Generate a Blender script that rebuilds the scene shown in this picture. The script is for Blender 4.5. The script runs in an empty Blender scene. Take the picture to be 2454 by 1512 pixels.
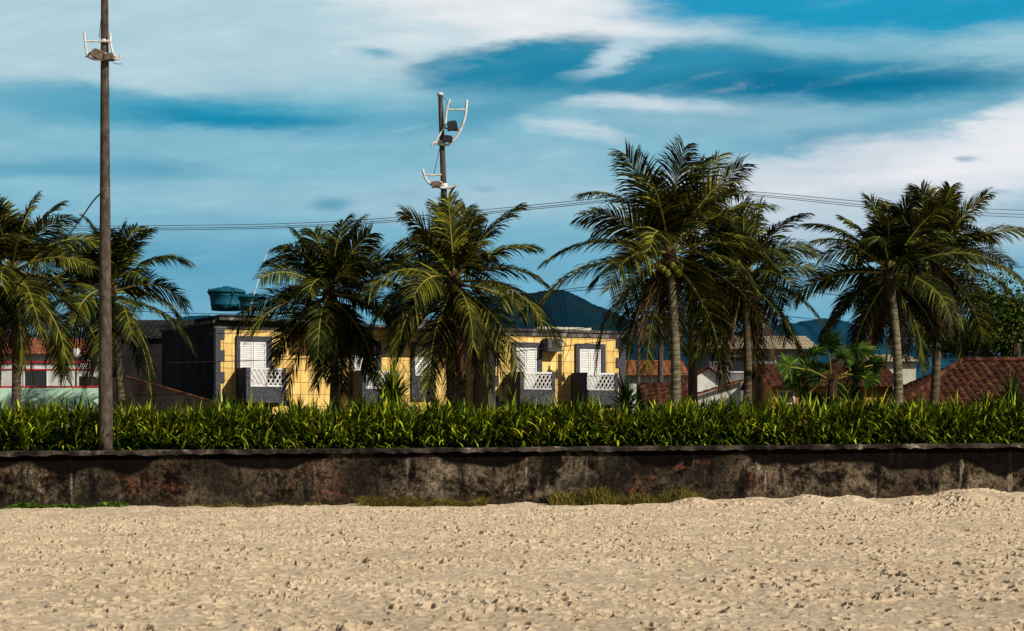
import bpy, math, random
import numpy as np
from mathutils import Vector, Matrix
random.seed(7); rng=np.random.default_rng(5)
sc=bpy.context.scene; col=sc.collection
F=4500.0; H=1.6
def PX(px,Y): return (px-1227)/F*Y
def PZ(py,Y): return H+(1030-py)/F*Y
def P(px,py,Y): return Vector((PX(px,Y),Y,PZ(py,Y)))
R=math.radians
def lin(c): 
    return tuple(((v/255)/12.92 if v/255<=.04045 else ((v/255+.055)/1.055)**2.4) for v in c)
# ------------------------------------------------ mesh builder
class MB:
    def __init__(s): s.v=[]; s.f=[]
    def poly(s,pts):
        n=len(s.v); s.v+= [tuple(p) for p in pts]; s.f.append(tuple(range(n,n+len(pts))))
    def box(s,x0,x1,y0,y1,z0,z1):
        n=len(s.v)
        s.v+=[(x0,y0,z0),(x1,y0,z0),(x1,y1,z0),(x0,y1,z0),(x0,y0,z1),(x1,y0,z1),(x1,y1,z1),(x0,y1,z1)]
        for q in ((0,3,2,1),(4,5,6,7),(0,1,5,4),(1,2,6,5),(2,3,7,6),(3,0,4,7)): s.f.append(tuple(n+i for i in q))
    def obox(s,c,ax,ay,az):
        c=Vector(c);n=len(s.v)
        for k in (-1,1):
            for (i,j) in ((-1,-1),(1,-1),(1,1),(-1,1)): s.v.append(tuple(c+ax*i+ay*j+az*k))
        for q in ((0,3,2,1),(4,5,6,7),(0,1,5,4),(1,2,6,5),(2,3,7,6),(3,0,4,7)): s.f.append(tuple(n+i for i in q))
    def tube(s,pts,rad,n=8,cap=True):
        pts=[Vector(p) for p in pts]; k=len(pts)
        if not isinstance(rad,(list,tuple)): rad=[rad]*k
        base=len(s.v); prev=None
        for i,p in enumerate(pts):
            t=(pts[min(i+1,k-1)]-pts[max(i-1,0)]).normalized()
            a=Vector((0,0,1)) if abs(t.z)<.9 else Vector((1,0,0))
            if prev is None: u=t.cross(a).normalized()
            else: u=(prev-t*prev.dot(t)).normalized()
            prev=u; w=t.cross(u)
            for j in range(n):
                an=2*math.pi*j/n
                s.v.append(tuple(p+(u*math.cos(an)+w*math.sin(an))*rad[i]))
        for i in range(k-1):
            for j in range(n):
                a=base+i*n+j; b=base+i*n+(j+1)%n
                s.f.append((a,b,b+n,a+n))
        if cap:
            s.f.append(tuple(base+j for j in reversed(range(n)))); s.f.append(tuple(base+(k-1)*n+j for j in range(n)))
    def lathe(s,prof,c,n=24):
        c=Vector(c); base=len(s.v)
        for (r,z) in prof:
            for j in range(n):
                an=2*math.pi*j/n; s.v.append((c.x+r*math.cos(an),c.y+r*math.sin(an),c.z+z))
        for i in range(len(prof)-1):
            for j in range(n):
                a=base+i*n+j; b=base+i*n+(j+1)%n; s.f.append((a,b,b+n,a+n))
    def blade(s,p,d,L,w,droop,seg=3,wd=None):
        p=Vector(p); d=Vector(d).normalized()
        if wd is None:
            wd=d.cross(Vector((0,0,1)))
            if wd.length<.05: wd=Vector((1,0,0))
        wd=wd.normalized(); n=len(s.v)
        pr=[.6,1,.75,.45,.3]
        for i in range(seg):
            h=wd*(w*.5*pr[i]); s.v.append(tuple(p-h)); s.v.append(tuple(p+h))
            p=p+d*(L/seg); d=d+Vector((0,0,-droop)); d.normalize()
        s.v.append(tuple(p))
        for i in range(seg-1): a=n+2*i; s.f.append((a,a+1,a+3,a+2))
        a=n+2*(seg-1); s.f.append((a,a+1,a+2))
    def build(s,name,mat,parent=None,smooth=False):
        me=bpy.data.meshes.new(name); me.from_pydata(s.v,[],s.f); me.update()
        if smooth: me.polygons.foreach_set('use_smooth',[True]*len(me.polygons))
        me.materials.append(mat)
        o=bpy.data.objects.new(name,me); col.objects.link(o)
        if parent: o.parent=parent
        return o
def empty(name,loc,label,cat,group=None,rz=0):
    o=bpy.data.objects.new(name,None); col.objects.link(o); o.location=loc; o.rotation_euler=(0,0,rz)
    o['label']=label; o['category']=cat
    if group: o['group']=group
    return o
def tag(o,label,cat,group=None,kind=None):
    o['label']=label; o['category']=cat
    if group: o['group']=group
    if kind: o['kind']=kind
    return o
def wchild(mb,name,mat,root,smooth=False):
    l=root.location; mb.v=[(a-l.x,b-l.y,c-l.z) for a,b,c in mb.v]
    return mb.build(name,mat,root,smooth)
# ------------------------------------------------ materials
def mat(name,base,rough=.8,spec=.3):
    m=bpy.data.materials.new(name); m.use_nodes=True
    b=m.node_tree.nodes['Principled BSDF']; b.inputs['Base Color'].default_value=(*base,1)
    b.inputs['Roughness'].default_value=rough; b.inputs['Specular IOR Level'].default_value=spec
    return m
class G:
    def __init__(s,m): s.t=m.node_tree; s.n=s.t.nodes; s.l=s.t.links; s.b=s.n.get('Principled BSDF')
    def node(s,t,**k):
        n=s.n.new(t)
        for a,b in k.items(): setattr(n,a,b)
        return n
    def link(s,a,b): s.l.new(a,b)
    def coord(s,scale=(1,1,1),kind='Object'):
        tc=s.node('ShaderNodeTexCoord'); mp=s.node('ShaderNodeMapping'); mp.inputs['Scale'].default_value=scale
        s.link(tc.outputs[kind],mp.inputs['Vector']); return mp.outputs[0]
    def noise(s,vec,scale,detail=5,rough=.6):
        n=s.node('ShaderNodeTexNoise'); n.inputs['Scale'].default_value=scale; n.inputs['Detail'].default_value=detail; n.inputs['Roughness'].default_value=rough
        s.link(vec,n.inputs['Vector']); return n.outputs['Fac']
    def ramp(s,fac,stops):
        r=s.node('ShaderNodeValToRGB'); e=r.color_ramp.elements
        e.remove(e[1]); e[0].position=stops[0][0]; e[0].color=(*stops[0][1],1)
        for (p,c) in stops[1:]:
            q=e.new(p); q.color=(*c,1)
        s.link(fac,r.inputs[0]); return r.outputs[0]
    def mix(s,f,a,b,mode='MIX'):
        m=s.node('ShaderNodeMix',data_type='RGBA',blend_type=mode)
        for sock,v in ((m.inputs[0],f),(m.inputs[6],a),(m.inputs[7],b)):
            if isinstance(v,(int,float)): sock.default_value=v
            elif isinstance(v,tuple): sock.default_value=(*v,1) if len(v)==3 else v
            else: s.link(v,sock)
        return m.outputs[2]
    def math(s,op,a,b=0,c=0):
        m=s.node('ShaderNodeMath',operation=op)
        for i,v in enumerate((a,b,c)):
            if isinstance(v,(int,float)): m.inputs[i].default_value=v
            else: s.link(v,m.inputs[i])
        return m.outputs[0]
    def mr(s,v,a,b,c=0,d=1,smooth=True):
        m=s.node('ShaderNodeMapRange'); m.interpolation_type='SMOOTHSTEP' if smooth else 'LINEAR'
        s.link(v,m.inputs[0])
        for i,x in enumerate((a,b,c,d)): m.inputs[i+1].default_value=x
        return m.outputs[0]
    def base(s,c): s.link(c,s.b.inputs['Base Color'])
    def bump(s,h,st,dist=.02):
        b=s.node('ShaderNodeBump'); b.inputs['Strength'].default_value=st; b.inputs['Distance'].default_value=dist
        s.link(h,b.inputs['Height']); s.link(b.outputs[0],s.b.inputs['Normal'])
def noisy(name,stops,scale=3,rough=.85,bump=.4,dist=.02,stretch=(1,1,1),spec=.2,detail=6):
    m=mat(name,stops[0][1],rough,spec); g=G(m); v=g.coord(stretch); n=g.noise(v,scale,detail); g.base(g.ramp(n,stops))
    if bump: g.bump(g.noise(v,scale*4,4),bump,dist)
    return m
def leafmat(name,a,b,c,rough=.6,spec=.1,lo=.55,mid=.55):
    m=mat(name,a,rough,spec); g=G(m)
    ge=g.node('ShaderNodeNewGeometry'); r=g.ramp(ge.outputs['Random Per Island'],[(0,a),(mid,b),(1,c)])
    n=g.noise(g.coord(),1.6,4); k=g.ramp(n,[(.38,(lo,lo,lo)),(.62,(1.25,1.25,1.1))])
    g.base(g.mix(1,r,k,'MULTIPLY')); return m
M={}
M['palm']=leafmat('palm_leaf',(.004,.010,.002),(.018,.028,.004),(.14,.14,.012),lo=.25)
M['palm2']=leafmat('palm_leaf_olive',(.006,.013,.003),(.036,.044,.005),(.23,.21,.018),lo=.25)
M['dry']=leafmat('dry_leaf',(.025,.013,.007),(.07,.04,.018),(.17,.105,.05),.8,.05)
M['rachis']=mat('leaf_rib',(.24,.21,.04),.6,.1)
M['hedge']=leafmat('hedge_leaf',(.010,.032,.002),(.08,.135,.005),(.50,.52,.03),.55,.1,.4,.58)
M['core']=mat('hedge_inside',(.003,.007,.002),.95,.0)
M['fan']=leafmat('fan_leaf',(.008,.024,.003),(.020,.048,.005),(.10,.15,.014),.6,.08)
M['broad']=leafmat('broad_leaf',(.015,.04,.005),(.05,.09,.008),(.2,.26,.02),.6,.1,.3)
M['grass']=leafmat('dry_grass',(.07,.07,.012),(.17,.14,.03),(.28,.21,.06),.7,.1)
M['creeper']=leafmat('creeper_leaf',(.03,.07,.008),(.07,.13,.015),(.14,.2,.02),.6,.1)
M['coconut']=noisy('coconut_husk',[(.3,(.09,.10,.012)),(.7,(.2,.19,.025))],6)
M['trunk']=noisy('palm_bark',[(.3,(.04,.03,.018)),(.5,(.13,.11,.065)),(.7,(.27,.24,.15))],4,.9,.8,.03,(1,1,5))
M['trunkdark']=noisy('dark_palm_bark',[(.3,(.03,.022,.014)),(.5,(.08,.062,.036)),(.7,(.17,.135,.085))],4,.9,.8,.03,(1,1,5))
M['bark']=noisy('tree_bark',[(.3,(.03,.022,.015)),(.7,(.1,.08,.05))],6,.9)
M['fibre']=noisy('palm_fibre',[(.3,(.02,.013,.007)),(.7,(.09,.055,.03))],10,.9)
M['pole']=noisy('pole_concrete',[(.3,(.035,.027,.022)),(.5,(.07,.055,.043)),(.72,(.13,.108,.09))],9,.9,.6,.01,(1,1,.5),.05)
M['wood']=noisy('pole_wood',[(.3,(.05,.03,.02)),(.7,(.16,.1,.06))],8,.9,.6,.01,(1,1,.2))
M['whitemetal']=noisy('galvanised_metal',[(.35,(.45,.43,.40)),(.65,(.75,.73,.70))],9,.5,.1)
M['rust']=noisy('rusty_lamp_body',[(.35,(.06,.045,.035)),(.65,(.22,.17,.12))],12,.7,.2)
M['dark']=mat('dark_metal',(.02,.02,.022),.5)
M['cable']=mat('cable',(.025,.02,.02),.6)
M['wire']=mat('wire',(.12,.10,.11),.6)
M['tank']=noisy('tank_teal',[(.3,(.005,.06,.10)),(.7,(.01,.11,.16))],3,.6,.0,spec=.1)
M['tankblue']=noisy('tank_blue',[(.3,(.01,.11,.33)),(.7,(.02,.17,.42))],3,.5,.0,spec=.1)
M['white']=noisy('white_paint',[(.3,(.6,.59,.57)),(.7,(.78,.77,.75))],3,.6,.1,.005)
M['acgrey']=noisy('grey_enamel',[(.3,(.06,.06,.058)),(.7,(.12,.115,.11))],5,.8,.1,.005)
M['whitewall']=noisy('white_render',[(.3,(.38,.36,.34)),(.6,(.64,.63,.6))],1.5,.85,.2,.01)
M['cream']=noisy('cream_render',[(.3,(.36,.33,.26)),(.6,(.52,.49,.4))],1.5,.85,.2,.01)
M['greywall']=noisy('grey_render',[(.3,(.09,.085,.085)),(.6,(.2,.19,.19))],1.2,.85,.3,.01)
M['blackwall']=noisy('black_wall',[(.3,(.006,.006,.007)),(.65,(.028,.026,.026))],1.5,.95,.4,.02,(1,1,.5),.05)  # near-black mottled finish for side wall, plinth, brackets and dark house
M['brownwall']=noisy('brown_wall',[(.3,(.010,.007,.006)),(.65,(.04,.03,.026))],1.5,.95,.4,.02,spec=.03)
M['parapet']=noisy('mouldy_parapet',[(.32,(.015,.015,.016)),(.52,(.08,.075,.07)),(.7,(.3,.27,.23))],3,.95,.5,.02,(1,1,.6),.05,9)
M['orangewall']=noisy('ochre_render',[(.3,(.38,.2,.05)),(.6,(.5,.28,.07))],1.5,.85,.2,.01)
M['mint']=noisy('mint_render',[(.3,(.36,.60,.43)),(.6,(.5,.72,.55))],1.5,.85,.2,.01)
M['red']=mat('red_paint',(.45,.02,.02),.5)
M['terra']=noisy('terracotta',[(.3,(.012,.006,.005)),(.48,(.05,.019,.013)),(.72,(.16,.066,.036))],4,.95,.5,.01,detail=8,spec=.03)
M['terra2']=noisy('orange_terracotta',[(.3,(.05,.018,.01)),(.48,(.2,.072,.034)),(.75,(.36,.155,.075))],4,.9,.5,.01,detail=8,spec=.03)
M['corr']=noisy('corrugated_sheet',[(.3,(.22,.17,.11)),(.7,(.42,.34,.23))],3,.8,.2,.01)
M['glass']=mat('dark_glass',(.02,.025,.03),.1,.6)
M['paving']=noisy('promenade_paving',[(.3,(.1,.095,.08)),(.7,(.2,.19,.17))],2)
M['asphalt']=noisy('asphalt',[(.3,(.04,.04,.04)),(.7,(.06,.06,.06))],4)
M['earth']=noisy('earth',[(.3,(.06,.07,.03)),(.7,(.12,.11,.06))],.1,bump=0)
M['hill']=noisy('forest_hill',[(.3,(.003,.018,.032)),(.7,(.006,.026,.042))],.03,1,.0,spec=0,detail=9)  # bluish haze mixed into the base colour
M['hillfar']=noisy('far_hill',[(.3,(.006,.045,.080)),(.7,(.008,.055,.092))],.02,1,.0,spec=0)  # paler blue base colour carries the distance haze
m=mat('grey_granite',(.06,.06,.07),.85,.05); g=G(m); v=g.coord(); n=g.noise(v,22,6,.8)
c=g.ramp(n,[(.35,(.012,.012,.015)),(.5,(.05,.05,.058)),(.65,(.18,.18,.20))]); g.base(c); M['granite']=m
m=mat('yellow_tile',(.6,.4,.1),.45,.2); g=G(m); tc=g.node('ShaderNodeTexCoord'); sp=g.node('ShaderNodeSeparateXYZ'); g.link(tc.outputs['Object'],sp.inputs[0])
cb=g.node('ShaderNodeCombineXYZ'); g.link(g.math('ADD',sp.outputs[0],sp.outputs[1]),cb.inputs[0]); g.link(sp.outputs[2],cb.inputs[1])
br=g.node('ShaderNodeTexBrick'); br.offset=0; br.squash=1; g.link(cb.outputs[0],br.inputs['Vector'])
br.inputs['Color1'].default_value=(.76,.50,.14,1); br.inputs['Color2'].default_value=(.88,.64,.24,1); br.inputs['Mortar'].default_value=(.2,.11,.03,1)
br.inputs['Scale'].default_value=1; br.inputs['Brick Width'].default_value=.30; br.inputs['Row Height'].default_value=.42; br.inputs['Mortar Size'].default_value=.010; br.inputs['Bias'].default_value=0
nn=g.noise(tc.outputs['Object'],1.3,5); dirt=g.ramp(nn,[(.3,(.72,.68,.6)),(.6,(1,1,1))])
g.base(g.mix(1,br.outputs['Color'],dirt,'MULTIPLY')); M['yellow']=m
# sea wall
m=mat('stained_shaded_concrete',(.1,.09,.08),.95,.05); g=G(m); tc=g.node('ShaderNodeTexCoord'); v=tc.outputs['Object']
sp=g.node('ShaderNodeSeparateXYZ'); g.link(v,sp.inputs[0])
n1=g.noise(v,1.5,12,.82); c=g.ramp(n1,[(.42,(.004,.003,.0025)),(.47,(.022,.016,.011)),(.52,(.09,.067,.045)),(.58,(.21,.165,.115)),(.66,(.45,.39,.29))])
n4=g.noise(v,.6,6,.65); redm=g.mr(n4,.53,.63,0,.6); n5=g.noise(v,5,6,.7); redm=g.math('MULTIPLY',redm,g.mr(n5,.47,.6))
c=g.mix(redm,c,(.22,.08,.045))
stv=g.coord((3.2,1,.22)); ns=g.noise(stv,1.6,6,.6); c=g.mix(g.mr(ns,.60,.72,0,.6),c,(.40,.35,.26))
ns3=g.noise(v,.75,8,.75); c=g.mix(g.mr(ns3,.50,.59,0,.92),c,(.006,.005,.004))
ns2=g.noise(g.coord((1.6,1,.35)),1.5,7,.65); c=g.mix(g.mr(ns2,.54,.64,0,.9),c,(.008,.006,.006))
fine=g.noise(v,13,9,.88); c=g.mix(1,c,g.ramp(fine,[(.40,(.22,.2,.19)),(.58,(1.6,1.6,1.55))]),'MULTIPLY')
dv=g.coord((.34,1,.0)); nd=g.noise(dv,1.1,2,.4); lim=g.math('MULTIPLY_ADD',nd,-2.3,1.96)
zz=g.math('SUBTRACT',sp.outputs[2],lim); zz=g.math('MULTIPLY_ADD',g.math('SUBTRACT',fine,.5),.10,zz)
c=g.mix(g.mr(zz,-.03,.06,0,.97),c,(.003,.002,.002))  # scalloped black band under the coping: mould stain plus shadow painted into the colour
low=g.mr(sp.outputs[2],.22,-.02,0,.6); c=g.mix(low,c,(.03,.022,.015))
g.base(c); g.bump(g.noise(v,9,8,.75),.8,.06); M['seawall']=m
M['coping']=noisy('coping_concrete',[(.40,(.010,.008,.007)),(.52,(.030,.024,.019)),(.62,(.08,.065,.05)),(.72,(.40,.34,.26))],2.2,.95,.9,.03,(1,1,1),.05,12)
# sand
m=mat('sand',(.6,.45,.3),.95,.05); g=G(m); v=g.coord(); n1=g.noise(v,.35,4); n2=g.noise(v,14,6,.7)
c=g.ramp(n1,[(.3,(.63,.49,.335)),(.7,(.74,.59,.415))]); c=g.mix(1,c,g.ramp(n2,[(.3,(.68,.64,.59)),(.55,(1.03,1.03,1.03))]),'MULTIPLY')
n3=g.noise(v,24,4,.8); c=g.mix(g.mr(n3,.63,.68,0,.85),c,(.045,.032,.022)); g.base(c)
g.bump(g.noise(v,22,7,.8),.8,.05); M['sand']=m

# ------------------------------------------------ setting
def wallY(x): return 41.5+.132*x
def topz(x): return 1.22+.007*x
def vnoise(ny,nx,cell,sx=1):
    cx_=cell*sx
    gy,gx=int(ny/cell)+3,int(nx/cx_)+3; a=rng.random((gy,gx))-.5
    y=np.arange(ny)/cell; x=np.arange(nx)/cx_; yi=y.astype(int); xi=x.astype(int); fy=(y-yi); fx=(x-xi)
    fy=fy*fy*(3-2*fy); fx=fx*fx*(3-2*fx)
    A=a[yi][:,xi]; B=a[yi][:,xi+1]; C=a[yi+1][:,xi]; D=a[yi+1][:,xi+1]
    fy=fy[:,None]; fx=fx[None,:]
    return (A*(1-fx)+B*fx)*(1-fy)+(C*(1-fx)+D*fx)*fy
RES=.02; X0,X1,Y0,Y1=-16,16,12,45
nx=int((X1-X0)/RES); ny=int((Y1-Y0)/RES)
Hm=vnoise(ny,nx,60)*.02+vnoise(ny,nx,34,3)*.035+vnoise(ny,nx,14)*.02+vnoise(ny,nx,5)*.02+vnoise(ny,nx,2.2)*.016
dens=vnoise(ny,nx,40,3)*1.4+.45
for k in range(38000):
    cx=rng.random()*nx; cy=rng.random()*ny
    if rng.random()>.25+dens[int(cy),int(cx)]: continue
    a=rng.uniform(2.2,6.0); b=a*rng.uniform(.45,.8); th=rng.uniform(0,3.14); d=rng.uniform(.05,.125)*a/6
    r=int(a*1.7)+1; i0,i1=max(0,int(cy)-r),min(ny,int(cy)+r); j0,j1=max(0,int(cx)-r),min(nx,int(cx)+r)
    if i1-i0<2 or j1-j0<2: continue
    yy,xx=np.mgrid[i0:i1,j0:j1]; dx=xx-cx; dy=yy-cy
    u=(dx*math.cos(th)+dy*math.sin(th))/a; w=(-dx*math.sin(th)+dy*math.cos(th))/b; rr=np.sqrt(u*u+w*w)
    Hm[i0:i1,j0:j1]+= -d*np.clip(1-rr**2.5,0,1)**.5 + .28*d*np.exp(-((rr-1.2)/.2)**2)
us=np.concatenate([np.linspace(-3,-.31,25),np.linspace(-.305,.305,1250),np.linspace(.31,3,25)])
ys=np.concatenate([np.linspace(-30,12.5,20),13*np.exp(np.linspace(0,math.log(46/13.0),740))])
UU,YY=np.meshgrid(us,ys); XX=UU*np.maximum(YY,13)
jx=np.clip((XX-X0)/RES,0,nx-2); iy=np.clip((YY-Y0)/RES,0,ny-2); ji=jx.astype(int); ii=iy.astype(int); fx=jx-ji; fy=iy-ii
Z=(Hm[ii,ji]*(1-fx)+Hm[ii,ji+1]*fx)*(1-fy)+(Hm[ii+1,ji]*(1-fx)+Hm[ii+1,ji+1]*fx)*fy
ins=(XX>X0)&(XX<X1)&(YY>Y0); Z=np.where(ins,Z,0)
dw=wallY(XX)-YY
near=np.exp(-np.clip(dw,0,50)/1.6)
smooth=np.clip((dw-.5)/3,.45,1); Z*=smooth
def basez(X,nr=1.0,np_=np):
    return -.03+.0035*X*nr+nr*(.24*np_.exp(-((X-10.6)/1.5)**2)+.07*np_.exp(-((X-6)/2.5)**2)+.018*np_.sin(X*1.3)+.014*np_.sin(X*3.7+1)+.014*np_.sin(X*7.1))
Z+=basez(XX,near)
Z+= .13*np.exp(-((dw-2.2)/.8)**2)*np.clip((XX-1.5)/3,0,1)*(1+.5*np.sin(XX*2.1)+.35*np.sin(XX*5.3))
V=np.stack([XX,YY,Z],-1).reshape(-1,3); r_,c_=XX.shape
idx=np.arange(r_*c_).reshape(r_,c_); Q=np.stack([idx[:-1,:-1],idx[:-1,1:],idx[1:,1:],idx[1:,:-1]],-1).reshape(-1,4)
me=bpy.data.meshes.new('sand'); me.vertices.add(len(V)); me.vertices.foreach_set('co',V.ravel().astype(np.float32))
me.loops.add(Q.size); me.loops.foreach_set('vertex_index',Q.ravel().astype(np.int32)); me.polygons.add(len(Q))
me.polygons.foreach_set('loop_start',np.arange(0,Q.size,4,dtype=np.int32)); me.polygons.foreach_set('loop_total',np.full(len(Q),4,dtype=np.int32))
me.update(calc_edges=True); me.polygons.foreach_set('use_smooth',np.zeros(len(Q),dtype=bool)); me.materials.append(M['sand'])
o=bpy.data.objects.new('sand',me); col.objects.link(o); tag(o,'pale trampled beach sand full of footprints','sand',kind='structure')
def sheet(name,pts,m,label,cat):
    b=MB(); b.poly(pts); return tag(b.build(name,m),label,cat,kind='structure')
sheet('ground',[(-4000,-1000,-.35),(4000,-1000,-.35),(4000,6000,-.35),(-4000,6000,-.35)],M['earth'],'flat ground reaching the horizon','ground')
b=MB()
xs=[-60,-30,0,30,60]
for i in range(4):
    a,c=xs[i],xs[i+1]; b.poly([(a,wallY(a)+.31,topz(a)-.04),(c,wallY(c)+.31,topz(c)-.04),(c,58,topz(c)-.04),(a,58,topz(a)-.04)])
    b.poly([(a,58,topz(a)-.04),(c,58,topz(c)-.04),(c,58,-.35),(a,58,-.35)])
tag(b.build('promenade',M['paving']),'raised promenade behind the sea wall','pavement',kind='structure')
sheet('road',[(-80,58.01,-.1),(80,58.01,-.1),(80,62,-.1),(-80,62,-.1)],M['asphalt'],'street between promenade and houses','road')
def hill(name,prof,Y,dep,m,label,seed,wob):
    rr=random.Random(seed); b=MB(); pts=[Vector((a,c,0)) for a,c in prof]; cols=[]
    sm=[]; K=len(pts)
    for i in range(K-1):
        p0=pts[max(i-1,0)];p1=pts[i];p2=pts[i+1];p3=pts[min(i+2,K-1)]
        for j in range(24):
            t=j/24; sm.append(.5*((2*p1)+(p2-p0)*t+(2*p0-5*p1+4*p2-p3)*t*t+(3*p1-p0-3*p2+p3)*t**3))
    sm.append(pts[-1]); ph=[rr.uniform(0,6) for _ in range(6)]
    for q in sm:
        px,py=q.x,q.y; py+=wob*(math.sin(px*.05+ph[0])+.6*math.sin(px*.13+ph[1]))+rr.uniform(-.9,.9)
        h=max(PZ(py,Y),0); x=PX(px,Y)
        cols.append([(x,Y+(j-5)/5*dep,-1+h*(1-abs((j-5)/5)**1.6)) for j in range(11)])
    for r in cols: b.v+=r
    for i in range(len(cols)-1):
        for j in range(10): a=i*11+j; b.f.append((a,a+11,a+12,a+1))
    return tag(b.build(name,m,smooth=True),label,'hill',kind='structure')
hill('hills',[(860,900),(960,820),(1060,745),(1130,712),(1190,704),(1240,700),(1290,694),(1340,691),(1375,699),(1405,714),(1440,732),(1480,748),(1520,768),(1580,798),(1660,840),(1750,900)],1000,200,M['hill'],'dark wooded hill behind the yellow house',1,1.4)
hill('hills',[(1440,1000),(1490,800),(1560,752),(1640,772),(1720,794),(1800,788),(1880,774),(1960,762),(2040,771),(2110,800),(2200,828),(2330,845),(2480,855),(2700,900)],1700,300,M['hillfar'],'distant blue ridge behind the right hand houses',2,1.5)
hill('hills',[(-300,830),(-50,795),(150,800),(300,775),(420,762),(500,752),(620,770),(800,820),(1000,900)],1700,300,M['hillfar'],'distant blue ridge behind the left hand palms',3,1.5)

# ------------------------------------------------ sea wall
root=empty('sea_wall',(0,41.5,0),'long black stained concrete sea wall between the beach and the hedge','wall')
b=MB(); rr=random.Random(3)
N=500; zs=[-.35,-.1,.1,.3,.5,.7,.9,1.04]
CT=.115
for i in range(N+1):
    x=-40+80*i/N
    for j,z in enumerate(zs):
        zt=z if j<len(zs)-1 else topz(x)-CT+.002
        b.v.append((x,wallY(x)-41.5+rr.uniform(-.018,.018),zt))
k=len(zs)
for i in range(N):
    for j in range(k-1): a=i*k+j; b.f.append((a,a+k,a+k+1,a+1))
for (yo) in (.28,):
    a=len(b.v); b.v+=[(-40,wallY(-40)-41.5+yo,-.35),(40,wallY(40)-41.5+yo,-.35),(40,wallY(40)-41.5+yo,topz(40)-.15),(-40,wallY(-40)-41.5+yo,topz(-40)-.15)]; b.f.append((a,a+3,a+2,a+1))
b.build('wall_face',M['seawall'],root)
b=MB(); N=620
for i in range(N+1):
    x=-40+80*i/N; y=wallY(x)-41.5; z=topz(x); e=rr.uniform(-.024,.024); e2=rr.uniform(-.03,.012)
    b.v+=[(x,y-.13+e,z-CT+.012-e),(x,y-.135+e,z-.022+e2),(x,y-.10,z+e2*.8),(x,y+.32,z+e*.4),(x,y+.32,z-CT+.012)]
for i in range(N):
    for j in range(5): a=i*5; b.f.append((a+j,a+5+j,a+5+(j+1)%5,a+(j+1)%5))
b.build('coping',M['coping'],root)

# ------------------------------------------------ hedge
b=MB(); rr=random.Random(11)
def hh(x): return .80+.06*math.sin(x*1.7)+.05*math.sin(x*3.9+1)+.05*math.sin(x*8.3)+.04*math.sin(x*17+2)
NC=300; prof=[(.62,0),(.6,.3),(.74,.5),(1.2,.64),(2.2,.62),(2.6,.3),(2.6,0)]
for i in range(NC+1):
    x=-14+29*i/NC
    for (d_,z_) in prof: b.v.append((x,wallY(x)+d_+rr.uniform(-.06,.06),topz(x)-.04+z_*hh(x)+(rr.uniform(-.06,.04) if z_>.1 else 0)))
k=len(prof)
for i in range(NC):
    for j in range(k-1): a=i*k+j; b.f.append((a,a+k,a+k+1,a+1))
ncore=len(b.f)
for k in range(3800):
    x=rr.uniform(-13.5,14.5); side=rr.random()
    ht=hh(x)
    if side<.55: dep=rr.uniform(-.05,.35); z=rr.uniform(.0,ht-.20)
    else: dep=rr.uniform(.1,2.4); z=rr.uniform(ht*.6,ht-.14)
    y0=wallY(x)+.62+dep; z+=topz(x)+rr.uniform(-.06,.06)
    nb=rr.randint(8,14); a0=rr.uniform(0,6.28); big=rr.choice((.7,.85,1.0,1.1,1.4))
    dr=(.3,.75) if rr.random()<.7 else (.05,.25)
    for q in range(nb):
        a=a0+q*2.399; el=R(rr.uniform(5,84)); L=rr.uniform(.28,.52)*big
        if math.sin(a)>.5 and side<.68: a=-a
        d=Vector((math.cos(a)*math.cos(el),math.sin(a)*math.cos(el)*.8,math.sin(el)))
        b.blade((x,y0,z),d,L,rr.uniform(.028,.044)*big**.7,rr.uniform(*dr))
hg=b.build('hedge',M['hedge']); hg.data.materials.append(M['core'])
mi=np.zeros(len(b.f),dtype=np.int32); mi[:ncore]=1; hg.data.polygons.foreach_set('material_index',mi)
tag(hg,'dense strap leaved green hedge planted behind the sea wall','hedge',kind='stuff')

# ------------------------------------------------ coconut palms
def frond(b,br,p0,az,e0,L,rr,bend,LL,wid=.046,npair=78,drp=(.18,.5)):
    n=14; p=Vector(p0); el=e0; pts=[p.copy()]; tans=[]; azz=az
    for i in range(n):
        d=Vector((math.cos(azz)*math.cos(el),math.sin(azz)*math.cos(el),math.sin(el)))
        tans.append(d); p=p+d*(L/n); pts.append(p.copy())
        el-=bend*(.3+1.4*i/n)/n*max(.15,math.cos(max(min(el,1.3),-1.5)))**.4 if el>-1.4 else 0
        azz+=rr.uniform(-.03,.03)
    tans.append(tans[-1])
    br.tube(pts,[.036*(1-.85*i/n) for i in range(n+1)],4,False)
    roll=rr.uniform(-.9,.9)
    for k in range(npair):
        t=.10+.90*(k+.5)/npair; f=t*n; i=min(int(f),n-1); q=f-i
        p=pts[i].lerp(pts[i+1],q); T=tans[i].lerp(tans[min(i+1,n)],q).normalized()
        S=T.cross(Vector((0,0,1)))
        if S.length<.1: S=Vector((math.sin(az),-math.cos(az),0))
        S.normalize(); S=(Matrix.Rotation(roll,3,T)@S).normalized(); Up=S.cross(T).normalized()
        l=LL*(.6+.4*math.sin(min(1,(t/.4))*math.pi/2) if t<.4 else 1-.5*((t-.4)/.6)**1.8)
        fw=.7+.9*t*t
        for sd in (-1,1):
            if rr.random()<.05: continue
            d=(S*sd*(1+rr.uniform(-.12,.12))+T*(fw+rr.uniform(-.12,.12))+Up*(.15+rr.uniform(-.15,.15))).normalized()
            b.blade(p,d,l*rr.uniform(.85,1.1),wid,rr.uniform(*drp),3,T if rr.random()<.6 else T+Up*rr.uniform(-.8,.8))
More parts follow.
